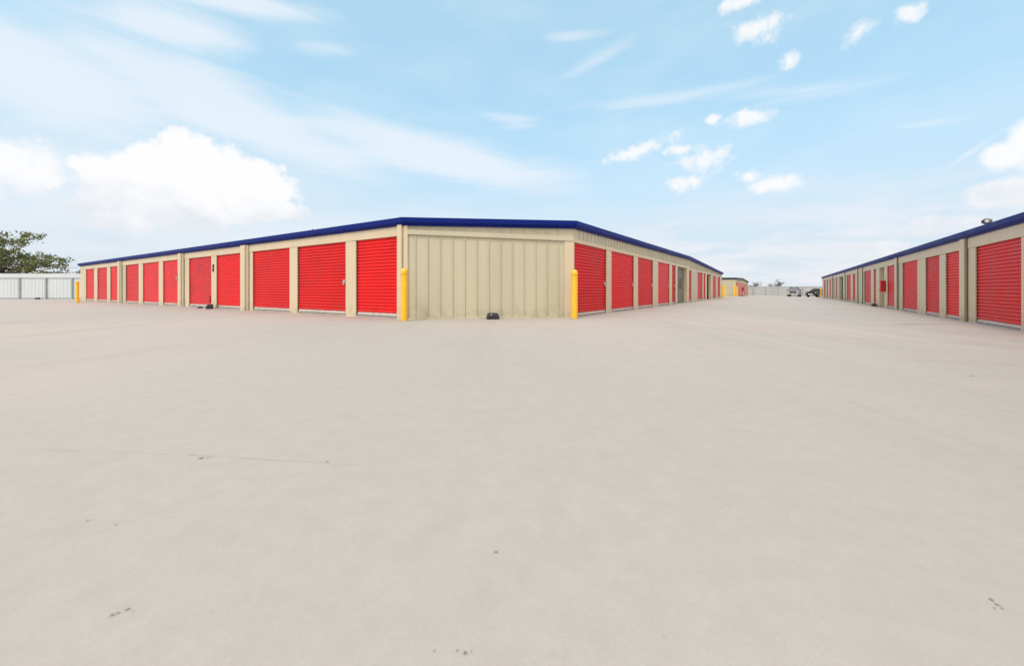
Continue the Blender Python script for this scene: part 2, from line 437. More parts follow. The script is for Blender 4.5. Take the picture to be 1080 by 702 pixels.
# left side
FL = Face(O1 + uL * 3.51, uL, -uR, root)
z_head = lambda s: 2.265
Ldoors = [(.22, 2.07, 'd', {'latch': None}), (2.57, 5.28, 'd', {'latch': -1}), (5.77, 8.43, 'd', {}),
          (9.27, 11.63, 'd', {}), (12.13, 14.58, 'd', {'handle': True, 'mat': 'red2'}),
          (15.75, 17.93, 'd', {'mat': 'red2'}), (18.52, 21.0, 'd', {'mat': 'red2'}), (21.68, 24.05, 'd', {'mat': 'red2'}),
          (25.35, 27.2, 'd', {'mat': 'red2'}), (27.9, 30.2, 'd', {'mat': 'red2'}), (31.0, 33.2, 'd', {'mat': 'red2'})]
row(FL, Ldoors, .012, B1 - 3.51, 2.74, z_head, lambda s: 2.745, zb=.055)
for a in (8.80, 15.20, 24.75): pilaster(FL, a)
p = MB(); FL.box(p, .02, .19, .013, .07, -.5, 2.56); p.build('pilaster', M['cream'], root, bevel=.008)
# right side (gable side)
FR = Face(PR, uR, -uL, root)
zR = lambda s: 2.17 if s < 18 else (2.08 if s < 28 else 2.04)
Rdoors = [(.06, 2.66, 'd', {'latch': 1}), (3.15, 5.78, 'd', {'latch': 1}), (6.34, 8.75, 'd', {'latch': 1}), (9.68, 12.1, 'd', {'latch': 1, 'mat': 'red2'}),
          (12.68, 13.62, 'd', {'latch': 1}), (14.12, 16.95, 'p', {}), (17.6, 18.5, 'd', {}), (20.85, 23.1, 'd', {'mat': 'red2'}),
          (23.55, 24.55, 'd', {}), (25.3, 27.6, 'o', {}), (28.6, 30.6, 'd', {'mat': 'red2'}), (31.9, 33.7, 'd', {})]
row(FR, Rdoors, .012, A1 - 3.216, 2.8, zR, lambda s: zf1(s + 3.216), ribbed=True, head2=[17.486, 28.0], zb=.025)
# chamfered corner: seamed tan panels inside a trim frame
cv = Vector((PR.x - PL.x, PR.y - PL.y, 0)); CL = cv.length; cu = cv.normalized(); cn = Vector((cu.y, -cu.x, 0))
FC = Face(PL, cu, cn, root)
ztc = lambda x: zf1(3.216 * x / CL)
w = MB(); FC.box(w, .04, CL - .02, -.2, -.03, -.5, ztc(0) - .03, ztc(CL) - .03)
seams(FC, w, .30, CL - .35, .333, -.031, -.3, lambda x: ztc(x) - .05, w=.034, h=.034)
w.build('corner_panel', M['tan'], root)
def slanted(a0, a1, d0, d1, z0, z0b, z1, z1b, name, m_):
    q = MB(); FC.box(q, a0, a1, d0, d1, z0, z1, z1b, z0b); return q.build(name, M[m_], root, bevel=.005)
slanted(.10, CL - .005, -.029, .03, 2.30, 2.20, 2.43, 2.33, 'corner_trim', 'tan')
slanted(-.005, .10, -.029, .028, -.5, -.5, 2.60, 2.60, 'corner_trim', 'cream')
slanted(CL - .27, CL + .0, -.029, .01, -.5, -.5, 2.298, 2.199, 'corner_trim', 'cream')
slanted(.101, CL - .271, -.029, .02, -.5, -.5, .045, .045, 'base_trim', 'tan')
# back and far-end walls, plain
bw = MB()
FB = Face(O1 + uR * A1, uL, uR, root); FB.box(bw, 0.02, B1 - .02, -.2, 0, -.9, zf1(A1) - .05)
FE = Face(O1 + uL * B1, uR, uL, root); FE.box(bw, .05, A1 - .25, -.2, 0, -.9, 2.6)
seams(FE, bw, .3, A1 - .4, .305, 0, -.5, 2.6)
bw.build('back_wall', M['tan'], root)
# small things of the building
lt = MB(); FL.box(lt, 11.85, 11.92, .0, .04, 1.72, 1.90); FL.box(lt, 11.86, 11.91, .0, .05, 1.58, 1.71)
lt.build('wall_sensor', M['black'], root, bevel=.01)
vp = MB(); q = O1 + uL * 9.9 + uR * 1.2; vp.tube([(q.x, q.y, 2.7), (q.x, q.y, 3.12)], .02); vp.build('vent_pipe', M['galv'], root)
reparent_keep(root)

# ------------------------------------------------------------------ farther building in the same row
O2 = PR + uR * (50.2 - 3.2)
zf2 = lambda a: 2.36 + .016 * min(a, 14) - .022 * max(0, a - 14)
root, ring, W2 = storage(O2, 27, 20, 3.2, 3.5, zf2, 14, 'storage_building', '')
tag(root, 'small far tan storage building with red doors beyond the end of the large building', 'building')
far_b = root
sweep(ring, FASC).build('roof_fascia', M['darkblue'], root)
flat_roof('roof', [(*W2(a, b)[:2], 2.33) for a, b in ((.1, 19.9), (.1, 3.6), (3.3, .1), (26.9, .1), (26.9, 19.9))], root)
F2 = Face(O2 + uR * 3.2, uR, -uL, root)
D2 = [(.5 + 3.3 * i, 2.9 + 3.3 * i, 'd', {'mat': 'red2' if i % 2 else 'red'}) for i in range(7)]
row(F2, [(a, b, k, {**o_, 'dz': -.2, 'gb': -1}) for a, b, k, o_ in D2], .01, 23.8, 2.4, lambda s: 1.85, lambda s: zf2(s + 3.2), ribbed=True, head2=[10.8])
c0 = Vector(W2(0, 3.5)); c1 = Vector(W2(3.2, 0)); cv2 = (c1 - c0); cv2.z = 0
Fc2 = Face(Vector((c0.x, c0.y, 0)), cv2.normalized(), Vector((cv2.normalized().y, -cv2.normalized().x, 0)), root)
w = MB(); Fc2.box(w, .03, cv2.length - .02, -.2, -.01, -1, 2.3); seams(Fc2, w, .25, cv2.length - .2, .333, -.011, -.8, 2.2); w.build('corner_panel', M['tan'], root)
w = MB(); Face(Vector((c0.x, c0.y, 0)), uL, -uR, root).box(w, .0, 16.4, -.2, -.01, -1, 2.3)
Face(O2 + uR * 27, uL, uR, root).box(w, .0, 19.9, -.2, -.01, -1, 2.1)
w.build('back_wall', M['tan'], root)
reparent_keep(root)

# ------------------------------------------------------------------ right-hand building
zb3 = -.17
root = empty('storage_building', (P3.x, P3.y, zb3)); right_b = root
tag(root, 'long tan storage building at the right edge with blue gutter and red roll-up doors', 'building')
S0, S1, DEP = -15.5, 55.6, 12
F3 = Face(P3, uR, uL, root)
def W3(s, b): p = P3 + uR * s - uL * b; return p
ring = [(*W3(S0, 0)[:2], 2.57), (*W3(S0, DEP / 2)[:2], 2.72), (*W3(S0, DEP)[:2], 2.57), (*W3(S1, DEP)[:2], 2.57), (*W3(S1, DEP / 2)[:2], 2.72), (*W3(S1, 0)[:2], 2.57)]
sweep(ring, FASC).build('roof_fascia', M['blue'], root)
rf = MB()
for k0, k1 in ((0, 1), (1, 2)):
    q = [(S0, k0), (S1, k0), (S1, k1), (S0, k1)]
    rf.add([(*W3(s, b * DEP / 2)[:2], 2.56 + (.15 if b == 1 else 0)) for s, b in q], [(0, 1, 2, 3)])
rf.build('roof', M['roof'], root)
D3 = [(-12.7, -10.0, 'd', {}), (-9.4, -6.7, 'd', {}), (-6.1, -3.4, 'd', {}), (-2.9 + .05, -.45, 'd', {}) ,
      (.13, 2.86, 'd', {}), (4.0, 5.45, 'd', {}), (6.08, 7.80, 'd', {}), (8.90, 11.42, 'd', {}), (12.93, 14.7, 'd', {'mat': 'red2'}),
      (15.42, 16.75, 'o', {}), (17.75, 18.5, 'd', {}), (19.4, 21.95, 'd', {'mat': 'red2'}), (25.9, 27.2, 'd', {}), (28.3, 30.8, 'd', {'mat': 'red2'}),
      (33.4, 36.3, 'o', {}), (37.9, 39.0, 'd', {}), (40.5, 41.5, 'd', {}), (44.2, 45.6, 'd', {}), (47.6, 49.3, 'd', {}), (51.0, 53.2, 'd', {})]
D3 = [(a, b, k, {**o_, 'dz': zb3}) for a, b, k, o_ in D3]
row(F3, D3, S0 + .2, S1 - .01, 2.57, lambda s: 2.045, lambda s: 2.57, zb=.035)
for a in (3.5, 12.25, 22.4, 24.5, 31.6, 42.2):
    p = MB(); F3.box(p, a, a + .38, .013, .065, -.6, 2.36); p.build('pilaster', M['cream'], root, bevel=.008)
    p = MB(); F3.box(p, a - .13, a - .03, .0135, .05, -.6, 2.358); p.build('downspout', M['olive'], root, bevel=.012)
w = MB(); Face(P3 + uR * S0, -uL, -uR, root).box(w, 0.01, DEP - .01, -.2, 0, -.6, 2.5); Face(P3 + uR * S1, -uL, uR, root).box(w, .25, DEP - .01, -.2, 0, -.6, 2.5)
Face(P3 - uL * DEP, uR, -uL, root).box(w, S0 + .25, S1 - .25, -.2, -.01, -.6, 2.5)
w.build('back_wall', M['tan'], root)
for ch_ in [x for x in bpy.data.objects if x.parent == root]: ch_.matrix_parent_inverse = Matrix.Translation(-root.location)

# round ventilator on the right-hand roof
q = W3(5.9, 1.1); vr = empty('roof_ventilator', (q.x, q.y, 2.585))
tag(vr, 'round dark ventilator with pale centre standing on the roof of the right-hand building', 'roof vent')
m_ = MB(); m_.lathe([(.11, -.02), (.10, .02), (.05, .05), (.045, .46)], n=20); m_.build('vent_neck', M['galv'], vr, smooth=True)
m_ = MB(); m_.lathe([(.045, .44), (.075, .445), (.105, .48), (.112, .53), (.105, .58), (.075, .61), (.055, .615)], n=28); hd = m_.build('vent_head', M['galv'], vr, smooth=True)
m_ = MB()
for i in range(18):
    a = 2 * math.pi * i / 18; c, s_ = math.cos(a), math.sin(a); c2, s2 = math.cos(a + .16), math.sin(a + .16)
    m_.add([(c * .11, s_ * .11, .485), (c2 * .125, s2 * .125, .485), (c2 * .125, s2 * .125, .575), (c * .11, s_ * .11, .575)], [(0, 1, 2, 3)])
m_.build('vane', M['galv'], hd)
m_ = MB(); m_.lathe([(.054, .616), (.05, .63), (.025, .64), (.004, .643)], n=20); m_.build('vent_cap', M['ventcore'], vr, smooth=True)
# pale hub facing the yard
m_ = MB(); m_.tube([(-.08, -.068, .53), (-.105, -.09, .53)], [.055, .045], 14); m_.build('vent_hub', M['ventcore'], vr)

# ------------------------------------------------------------------ bollards
BG = 'yellow bollards at the building corners'
def make_bollard():
    r = empty('bollard'); m = MB()
    m.lathe([(.085, -.05), (.085, 1.075), (.080, 1.08), (.080, 1.092), (.086, 1.097), (.086, 1.155), (.081, 1.16), (.081, 1.17)], n=28)
    m.build('sleeve', M['yellow'], r, smooth=False)
    m = MB(); m.lathe([(.081, 1.171), (.087, 1.176), (.087, 1.27), (.083, 1.30), (.068, 1.33), (.04, 1.352), (.006, 1.36)], n=28)
    m.build('domed_cap', M['yellow'], r, smooth=True)
    m = MB(); m.lathe([(.12, -.05), (.118, .006), (.09, .012)], n=24); m.build('footing_ring', M['slab'], r)
    return r
b0 = make_bollard(); first = True
BL = [(426.2, 10.45, 'yellow bollard in front of the left corner of the tan panelled wall'),
      (606, 11.25, 'yellow bollard in front of the right corner of the tan panelled wall'),
      (81.5, 25.3, 'yellow bollard near the white fence at the far left end of the large building'),
      (762.3, 43.0, 'yellow bollard just past the far corner of the large building'),
      (764.6, 48.0, 'yellow bollard left of the far small building, farther of the pair in the gap'),
      (774.6, 50.6, 'yellow bollard in front of the panelled corner of the far small building'),
      (777.2, 53.6, 'yellow bollard in front of the first red door of the far small building'),
      (865.8, 57.4, 'yellow bollard beside the black car at the far end of the right-hand building')]
for px, Z, lb in BL:
    X = (px - 540) / 430 * Z; o = b0 if first else copy_tree(b0); first = False
    o.location = (X, Z, gz(X, Z)); tag(o, lb, 'bollard', BG)

# ------------------------------------------------------------------ bait stations
def make_bait():
    r = empty('bait_station'); m = MB()
    m.hexa([(-.17, -.11, 0), (.17, -.11, 0), (.17, .11, 0), (-.17, .11, 0), (-.165, -.095, .09), (.165, -.095, .09), (.165, .11, .09), (-.165, .11, .09)])
    m.build('bait_box', M['black'], r, bevel=.015, seg=3)
    m = MB(); m.hexa([(-.165, -.1, .088), (.165, -.1, .088), (.165, .11, .088), (-.165, .11, .088), (-.13, -.05, .17), (.13, -.05, .17), (.13, .1, .17), (-.13, .1, .17)])
    l = m.build('lid', M['black'], r, bevel=.02, seg=3)
    m = MB(); m.tube([(-.05, -.085, .12), (-.05, -.10, .125)], .016); m.build('lid_lock', M['steel'], l)
    for e_ in (-.172, .166): m = MB(); m.tube([(e_, 0, .045), (e_ + .006, 0, .045)], .028, 12); m.build('entry_hole', M['guide'], r)
    return r
bs = make_bait(); first = True
for px, Z, rz, sc_, lb in [(519.8, 11.12, .16, 1, 'black bait box at the foot of the tan panelled corner wall'),
                      (221, 17.2, -.98, 1.15, 'black bait box between two red doors of the left side, right of the rag'),
                      (922, 24.0, 1.0, 1, 'black bait box at the foot of the right-hand building near the red cabinet'),
                      (39.5, 34.4, 0, .9, 'tiny black bait box at the foot of the white fence'),
                      (782.6, 59.5, 1.0, 1, 'tiny black bait box at the doors of the far small building')]:
    X = (px - 540) / 430 * Z; o = bs if first else copy_tree(bs); first = False
    o.location = (X, Z, gz(X, Z)); o.rotation_euler.z = rz; o.scale = (sc_, sc_, sc_); tag(o, lb, 'bait box', 'black bait boxes by the walls')
# crumpled dark cloth beside the second bait box
m_ = MB(); n = 14
for j in range(n):
    for i in range(n):
        u, v = i / (n - 1) - .5, j / (n - 1) - .5
        h = max(0, .25 - (u * u + v * v)) * .22 * (1 + 1.2 * noise.noise(Vector((u * 9, v * 9, 1)))) + .012
        if max(abs(u), abs(v)) > .49: h = -.01
        m_.v.append((u * .34 + .03 * noise.noise(Vector((u * 6, v * 6, 4))), v * .22, h))
m_.f = [(j * n + i, j * n + i + 1, (j + 1) * n + i + 1, (j + 1) * n + i) for j in range(n - 1) for i in range(n - 1)]
X = (211 - 540) / 430 * 17.75
rg = m_.build('cloth', M['navyrag'], smooth=True); rg.location = (X, 17.75, .002); rg.rotation_euler.z = -.98
tag(rg, 'crumpled dark blue rag on the ground left of a black bait box', 'rag')

# ------------------------------------------------------------------ extinguisher cabinets (red boxes hung on posts)
def make_cabinet():
    r = empty('extinguisher_cabinet')     # x along wall, -y outward
    m = MB(); m.box(-.2, .2, -.2, 0, 0, .62); m.build('cabinet_box', M['darkred'], r, bevel=.012)
    m = MB(); m.box(-.19, .19, -.212, -.201, .01, .61); d = m.build('cabinet_door', M['red'], r, bevel=.004)
    m = MB(); m.box(-.05, .03, -.218, -.213, .16, .46); m.build('window', M['plate'], d)
    m = MB(); m.box(.14, .165, -.235, -.213, .28, .38); m.build('handle', M['steel'], d)
    return r
c0_ = make_cabinet()
def hang(o, F, a, z, lb, s_=1):
    p = F.pt(a, .125, z); o.location = p; o.rotation_euler.z = math.atan2(F.n.y, F.n.x) + math.pi / 2; o.scale = (s_,) * 3
    tag(o, lb, 'fire cabinet', 'red fire extinguisher cabinets on the walls')
hang(c0_, FL, 15.45, .96, 'small narrow dark red box on a pilaster of the left side wall')
c1_ = copy_tree(c0_); hang(c1_, F3, 16.55, .86, 'red extinguisher cabinet hung beside the green passage of the right-hand building', .97)
c2_ = copy_tree(c0_); hang(c2_, F2, 9.5, .6, 'small red extinguisher cabinet on the far small building', 1.0)
for o, F, a in ((c1_, F3, 15.9), (c2_, F2, 10.25)): p = F.pt(a, .03, o.location.z); o.location = p
c1_.location = F3.pt(15.15, .012, .70)
c0_.location = FL.pt(15.68, .001, 1.17); c0_.scale = (.3, .6, .7)

# ------------------------------------------------------------------ fences
def fence(name, p0, p1, h, base, panel, label, cap=.36, pitch=2.2, postm='post', off=0):
    p0 = Vector(p0); p1 = Vector(p1); u = (p1 - p0).normalized(); L = (p1 - p0).length
    root = empty(name, (p0.x, p0.y, base)); n = Vector((u.y, -u.x, 0))
    F = Face(Vector((0, 0, 0)), u, n, root)
    m = MB(); F.box(m, 0, L, -.02, 0, -.2, h - cap)
    seams(F, m, .1, L, .305, 0, .02, h - cap, w=.05, h=.018); m.build('fence_panel', M[panel], root)
    m = MB(); F.box(m, 0, L, -.03, .03, h - cap + .001, h); m.build('top_band', M[panel], root, bevel=.01)
    m = MB(); F.box(m, 0, L, -.0, .045, h - cap - .05, h - cap - .0); F.box(m, 0, L, .0, .045, .06, .12); m.build('rail', M[postm], root)
    a = off
    while a < L:
        m = MB(); F.box(m, a - .05, a + .05, .046, .12, -.3, h - cap + .01); m.build('fence_post', M[postm], root); a += pitch
    tag(root, label, 'fence'); return root
fence('metal_fence', (-62, 35.2, 0), (-28.9, 35.2, 0), 2.2, 0, 'white', 'white metal panel fence with grey posts at the far left', off=1.4, pitch=2.27)
Zf = 86
fence('metal_fence', (41, Zf + 1, 0), (92, Zf, 0), 2.05, gz(60, Zf) - .0, 'white2', 'long grey metal fence closing the far end of the drive', cap=.15, pitch=2.6)

# ------------------------------------------------------------------ vehicles
def wheel(root, x, y, r=.36, w=.24):
    def ringprof(pts, cx, name, mt, par):
        m = MB(); k = 24
        for j, (rr, dx) in enumerate(pts):
            for i in range(k):
                a = 2 * math.pi * i / k; m.v.append((cx + dx, y + rr * math.cos(a), r + rr * math.sin(a)))
        for j in range(len(pts) - 1):
            for i in range(k): m.f.append((j * k + i, j * k + (i + 1) % k, (j + 1) * k + (i + 1) % k, (j + 1) * k + i))
        m.f.append(tuple(range(k))); m.f.append(tuple((len(pts) - 1) * k + i for i in range(k)))
        return m.build(name, M[mt], par, smooth=False)
    wl = ringprof([(r * .62, -w / 2), (r * .93, -w / 2), (r, -w / 2 + .03), (r, w / 2 - .03), (r * .93, w / 2), (r * .62, w / 2)], x, 'wheel', 'tyre', root)
    sx = 1 if x > 0 else -1
    ringprof([(r * .6, sx * (w / 2 - .01)), (r * .56, sx * (w / 2 + .01)), (r * .2, sx * (w / 2 - .02)), (r * .12, sx * (w / 2 + .015))], x, 'rim', 'chrome', wl)
def loft(name, secs, mt, root, bevel=.03):
    """secs: list of (y, [(x,z) half profile from bottom centre outward to top centre])"""
    m = MB(); k = None
    for y, hp in secs:
        full = hp + [(-x, z) for x, z in hp[::-1] if x > 1e-6]
        k = len(full); m.v += [(x, y, z) for x, z in full]
    for j in range(len(secs) - 1):
        for i in range(k): m.f.append((j * k + i, j * k + (i + 1) % k, (j + 1) * k + (i + 1) % k, (j + 1) * k + i))
    m.f.append(tuple(range(k))); m.f.append(tuple((len(secs) - 1) * k + i for i in range(k)))
    return m.build(name, M[mt], root, bevel=bevel, smooth=False)
# grey pickup: front towards -y
t = empty('pickup_truck')
def body_sec(y, w, zb, zs, zt): return (y, [(0, zb), (w * .9, zb), (w, zb + .12), (w, zs), (w * .93, zt), (0, zt + .02)])
loft('body', [body_sec(-2.7, .88, .42, .85, .98), body_sec(-2.6, .96, .36, .92, 1.08), body_sec(-1.3, .99, .36, 1.02, 1.16), body_sec(-1.2, .99, .36, 1.04, 1.17),
              body_sec(1.0, .99, .36, 1.04, 1.17), body_sec(2.75, .98, .42, 1.04, 1.15)], 'silver', t)
def cab_sec(y, w, z0, z1, w1): return (y, [(0, z0), (w, z0), (w1, z1 - .06), (w1 - .08, z1), (0, z1 + .01)])
cab = loft('cab', [cab_sec(-1.35, .9, 1.15, 1.2, .88), cab_sec(-.6, .9, 1.15, 1.84, .74), cab_sec(.8, .9, 1.15, 1.88, .74), cab_sec(1.15, .9, 1.15, 1.2, .86)], 'silver', t)
m = MB(); m.hexa([(-.8, -1.30, 1.215), (.8, -1.30, 1.215), (.8, -1.2, 1.215), (-.8, -1.2, 1.215), (-.68, -.66, 1.80), (.68, -.66, 1.80), (.68, -.55, 1.78), (-.68, -.55, 1.78)]); m.build('windscreen', M['glassdark'], t)
for sx in (-1, 1):
    m = MB(); m.hexa([(sx * .86, -1.0, 1.25), (sx * .895, -1.0, 1.25), (sx * .895, .95, 1.25), (sx * .86, .95, 1.25), (sx * .74, -.52, 1.75), (sx * .775, -.52, 1.75), (sx * .775, .7, 1.75), (sx * .74, .7, 1.75)]); m.build('side_window', M['glassdark'], t)
    m = MB(); m.box(sx * .77 - .15, sx * .77 + .15, -2.74, -2.62, .78, .95); m.build('headlight', M['lamp'], t, bevel=.02)
    m = MB(); m.box(min(sx * .98, sx * 1.2), max(sx * .98, sx * 1.2), -1.05, -.93, 1.18, 1.4); m.build('wing_mirror', M['black'], t, bevel=.03)
    for y in (-1.75, 1.7): wheel(t, sx * .86, y, .39, .27)
m = MB(); m.box(-.58, .58, -2.75, -2.66, .72, .96); gr_ = m.build('grille', M['black'], t, bevel=.02)
m = MB(); m.box(-.95, .95, -2.86, -2.66, .44, .62); m.build('bumper', M['chrome'], t, bevel=.04)
m = MB(); m.box(-.17, .17, -2.875, -2.861, .47, .6); m.build('number_plate', M['plate'], t)
Z = 79; X = (837.8 - 540) / 430 * Z; t.location = (X, Z, gz(X, Z)); t.rotation_euler.z = R(-41); t.scale = (.95, .8, 1)
tag(t, 'grey pickup truck parked facing the viewer against the far grey fence', 'pickup truck')
# black saloon, tail towards the drive
c = empty('parked_car')
loft('body', [body_sec(-2.3, .80, .38, .72, .84), body_sec(-2.2, .88, .3, .78, .93), body_sec(-.9, .91, .26, .86, .97), body_sec(1.2, .91, .26, .88, 1.0), body_sec(2.2, .88, .3, .84, .98), body_sec(2.32, .8, .38, .8, .93)], 'blackpaint', c)
loft('cabin', [cab_sec(-1.25, .84, .95, 1.0, .8), cab_sec(-.45, .84, .95, 1.38, .62), cab_sec(.75, .84, .95, 1.42, .62), cab_sec(1.7, .82, .96, 1.02, .76)], 'glassdark', c)
loft('roof_panel', [(-.5, [(0, 1.385), (.56, 1.37), (.56, 1.40), (0, 1.42)]), (.85, [(0, 1.415), (.56, 1.395), (.56, 1.43), (0, 1.45)])], 'blackpaint', c, bevel=0)
for sx in (-1, 1):
    for y in (-1.4, 1.35): wheel(c, sx * .8, y, .32, .22)
    m = MB(); m.box(sx * .68 - .1, sx * .68 + .1, -2.33, -2.2, .70, .78); m.build('headlight', M['lamp'], c, bevel=.02)
m = MB(); m.box(-.38, .38, -2.36, -2.28, .42, .58); m.build('bumper_insert', M['plate'], c, bevel=.02)
m = MB(); m.box(-.35, .35, -2.345, -2.29, .66, .78); m.build('grille', M['black'], c)
Z = 74; X = (862.5 - 540) / 430 * Z; c.location = (X, Z, gz(X, Z)); c.rotation_euler.z = R(-62); c.scale = (1.05, 1.05, 1.08)
tag(c, 'black car parked at the far end of the drive, half behind the right-hand building', 'car')

# ------------------------------------------------------------------ trees
def leafs(mb, p, n, rad, size, rr, squash=.7):
    for _ in range(n):
        v = Vector((rr.gauss(0, 1), rr.gauss(0, 1), rr.gauss(0, 1) * squash)) * rad * .5 + p
        a = Vector((rr.gauss(0, 1), rr.gauss(0, 1), rr.gauss(0, 1))).normalized(); b = a.orthogonal().normalized()
        s_ = size * (.6 + .8 * rr.random())
        k = len(mb.v); mb.v += [tuple(v - a * s_), tuple(v + b * s_ * .45), tuple(v + a * s_), tuple(v - b * s_ * .45)]; mb.f.append((k, k + 1, k + 2, k + 3))
def limb(tb, lf, p, q, r0, r1, rr, depth, leafn, leafr, leafs_, kids=5):
    n = 7; pts = []
    L = (q - p).length
    for i in range(n + 1):
        t = i / n; w = p.lerp(q, t) + Vector((rr.gauss(0, 1), rr.gauss(0, 1), rr.gauss(0, 1))) * L * .028 * math.sin(math.pi * t) + Vector((0, 0, L * .07 * math.sin(math.pi * t)))
        pts.append(w)
    tb.tube(pts, [r0 + (r1 - r0) * i / n for i in range(n + 1)], 6)
    if depth == 0:
        for i in range(3, n + 1): leafs(lf, pts[i], leafn, leafr, leafs_, rr)
        return
    d = (q - p).normalized()
    for k in range(kids):
        t = .3 + .7 * (k + rr.random() * .6) / kids; b = pts[min(n, int(t * n))]
        dirv = (d * .8 + Vector((rr.gauss(0, .6), rr.gauss(0, .6), rr.gauss(.12, .45)))).normalized()
        limb(tb, lf, b, b + dirv * L * (.33 + .2 * rr.random()), r1 * 1.0 + .01, r1 * .35, rr, depth - 1, leafn, leafr, leafs_, kids - 1)
def tree(name, base, trunk_h, ends, label, seed, leafm='leaf', r=.25, leafn=60, leafr=.55, size=.09, depth=2, kids=5):
    rr = random.Random(seed); root = empty(name, base); tb = MB(); lf = MB()
    fork = Vector((0, 0, trunk_h)); tb.tube([(0, 0, -.3), (.03, .02, trunk_h * .5), tuple(fork)], [r * 1.2, r, r * .85], 10)
    for e in ends: limb(tb, lf, fork, Vector(e), r * .55, .04, rr, depth, leafn, leafr, size, kids)
    tb.build('trunk', M['bark'], root, smooth=True); lf.build('crown', M[leafm], root)
    tag(root, label, 'tree'); return root
# big spreading tree behind the white fence; base at x=-57.5, crown reaching right
tree('broadleaf_tree', (-57.6, 44, -.7), 2.4, [(4.6, 0, 6.1), (2.0, .6, 6.3), (8.7, -.2, 4.2), (6.6, -.8, 3.0), (4.6, .8, 3.7), (-3, 1, 6.5), (0.3, 1.5, 6.8), (-5, -1, 5.0), (5.4, 1.2, 3.0), (3.0, -1, 3.9), (7.2, .8, 3.0), (3.2, .3, 3.0), (7.6, .2, 3.4)],
     'spreading olive-green tree behind the white fence at the left edge', 17, leafn=9, leafr=.42, size=.125, depth=2, kids=4)
tree('broadleaf_tree', ((82 - 540) / 430 * 62, 62, -.7), 1.8, [(.7, 0, 3.9), (-.8, .3, 3.7), (0, 0, 4.0)], 'small dusky treetop showing between the white fence and the large building', 5, 'leaf2', r=.12, leafn=9, leafr=.5, size=.1, depth=1, kids=4)
for px, Z, h, lb, sd, w_ in [(796.5, 120, 2.9, 'dark bushy treetop above the far grey fence, nearest the far small building', 21, 1.1), (811.8, 120, 2.2, 'low dark treetop above the far grey fence, between two larger ones', 22, .5),
                       (820.8, 120, 3.2, 'ragged treetop above the far grey fence, just left of the grey pickup', 23, 1.0)]:
    tree('broadleaf_tree', ((px - 540) / 430 * Z, Z, -.75), 1.4, [(w_, 0, h * .9 + .3), (-w_, .3, h * .92), (0, .2, h + .75), (w_ * .3, -.3, h + .2)], lb, sd, 'leaf2', r=.1, leafn=7, leafr=.5, size=.13, depth=1, kids=4)
# thin utility pole far beyond the fence
u = empty('utility_pole', ((802.5 - 540) / 430 * 140, 140, -.75)); m = MB(); m.tube([(0, 0, 0), (0, 0, 4.4)], [.09, .07], 10); m.build('pole', M['post'], u)
m = MB(); m.box(-.7, .7, -.05, .05, 4.0, 4.1); m.build('crossarm', M['post'], u); tag(u, 'thin grey utility pole beyond the far grey fence', 'pole')

# ------------------------------------------------------------------ world
EXP = .75
SUNDIR = Vector((-.42, -.72, 0)).normalized(); EL = R(52)
wd = bpy.data.worlds.new('World'); sc.world = wd; wd.use_nodes = True
nt = wd.node_tree; N = nt.nodes; L = nt.links; N.clear()
def nd(t, **k):
    n = N.new(t)
    for a, v in k.items(): setattr(n, a, v)
    return n
def mth(op, a, b=None, c=None, clamp=False):
    n = nd('ShaderNodeMath', operation=op, use_clamp=clamp)
    for i, v in enumerate((a, b, c)):
        if v is None: continue
        if isinstance(v, (int, float)): n.inputs[i].default_value = v
        else: L.new(v, n.inputs[i])
    return n.outputs[0]
def rng(v, a, b, lo=0, hi=1):
    r = nd('ShaderNodeMapRange', interpolation_type='SMOOTHSTEP'); L.new(v, r.inputs[0])
    for i, q in enumerate((a, b, lo, hi)): r.inputs[i + 1].default_value = q
    return r.outputs[0]
tc = nd('ShaderNodeTexCoord'); sx = nd('ShaderNodeSeparateXYZ'); L.new(tc.outputs['Generated'], sx.inputs[0])
az = mth('ARCTAN2', sx.outputs['X'], sx.outputs['Y']); el = mth('ARCSINE', sx.outputs['Z'])
cb = nd('ShaderNodeCombineXYZ'); L.new(az, cb.inputs[0]); L.new(el, cb.inputs[1]); AE = cb.outputs[0]
def noi(scale, det, rough=.6, vec=None, dist=0, sc3=None, rot=0):
    v = vec or AE
    if sc3:
        m = nd('ShaderNodeMapping'); m.inputs['Scale'].default_value = sc3; m.inputs['Rotation'].default_value = (0, 0, rot); L.new(v, m.inputs[0]); v = m.outputs[0]
    n = nd('ShaderNodeTexNoise'); n.inputs['Scale'].default_value = scale; n.inputs['Detail'].default_value = det
    n.inputs['Roughness'].default_value = rough; n.inputs['Distortion'].default_value = dist; L.new(v, n.inputs['Vector']); return n.outputs['Fac']
def pxang(x, y):
    v = Vector(((x - 540) / 430, 1, (305.6 - y) / 430)).normalized(); return math.atan2(v.x, v.y), math.asin(v.z)
def blob(x, y, wx, wy, rot=0):
    """1 at centre, 0 at the ellipse edge, negative outside; an ellipse on the sky dome"""
    a, e = pxang(x, y); a1, e1 = pxang(x + wx, y); a0, _ = pxang(x - wx, y); _, e2 = pxang(x, y - wy); _, e3 = pxang(x, y + wy)
    m = nd('ShaderNodeMapping', vector_type='TEXTURE'); m.inputs['Location'].default_value = (a, e, 0); m.inputs['Rotation'].default_value = (0, 0, rot)
    m.inputs['Scale'].default_value = ((a1 - a0) / 2, max(.004, (e2 - e3) / 2), 1); L.new(AE, m.inputs[0])
    l = nd('ShaderNodeVectorMath', operation='LENGTH'); L.new(m.outputs[0], l.inputs[0]); return mth('SUBTRACT', 1, l.outputs['Value'])
def union(l):
    r = l[0]
    for q in l[1:]: r = mth('SMOOTH_MAX', r, q, .25)
    return r
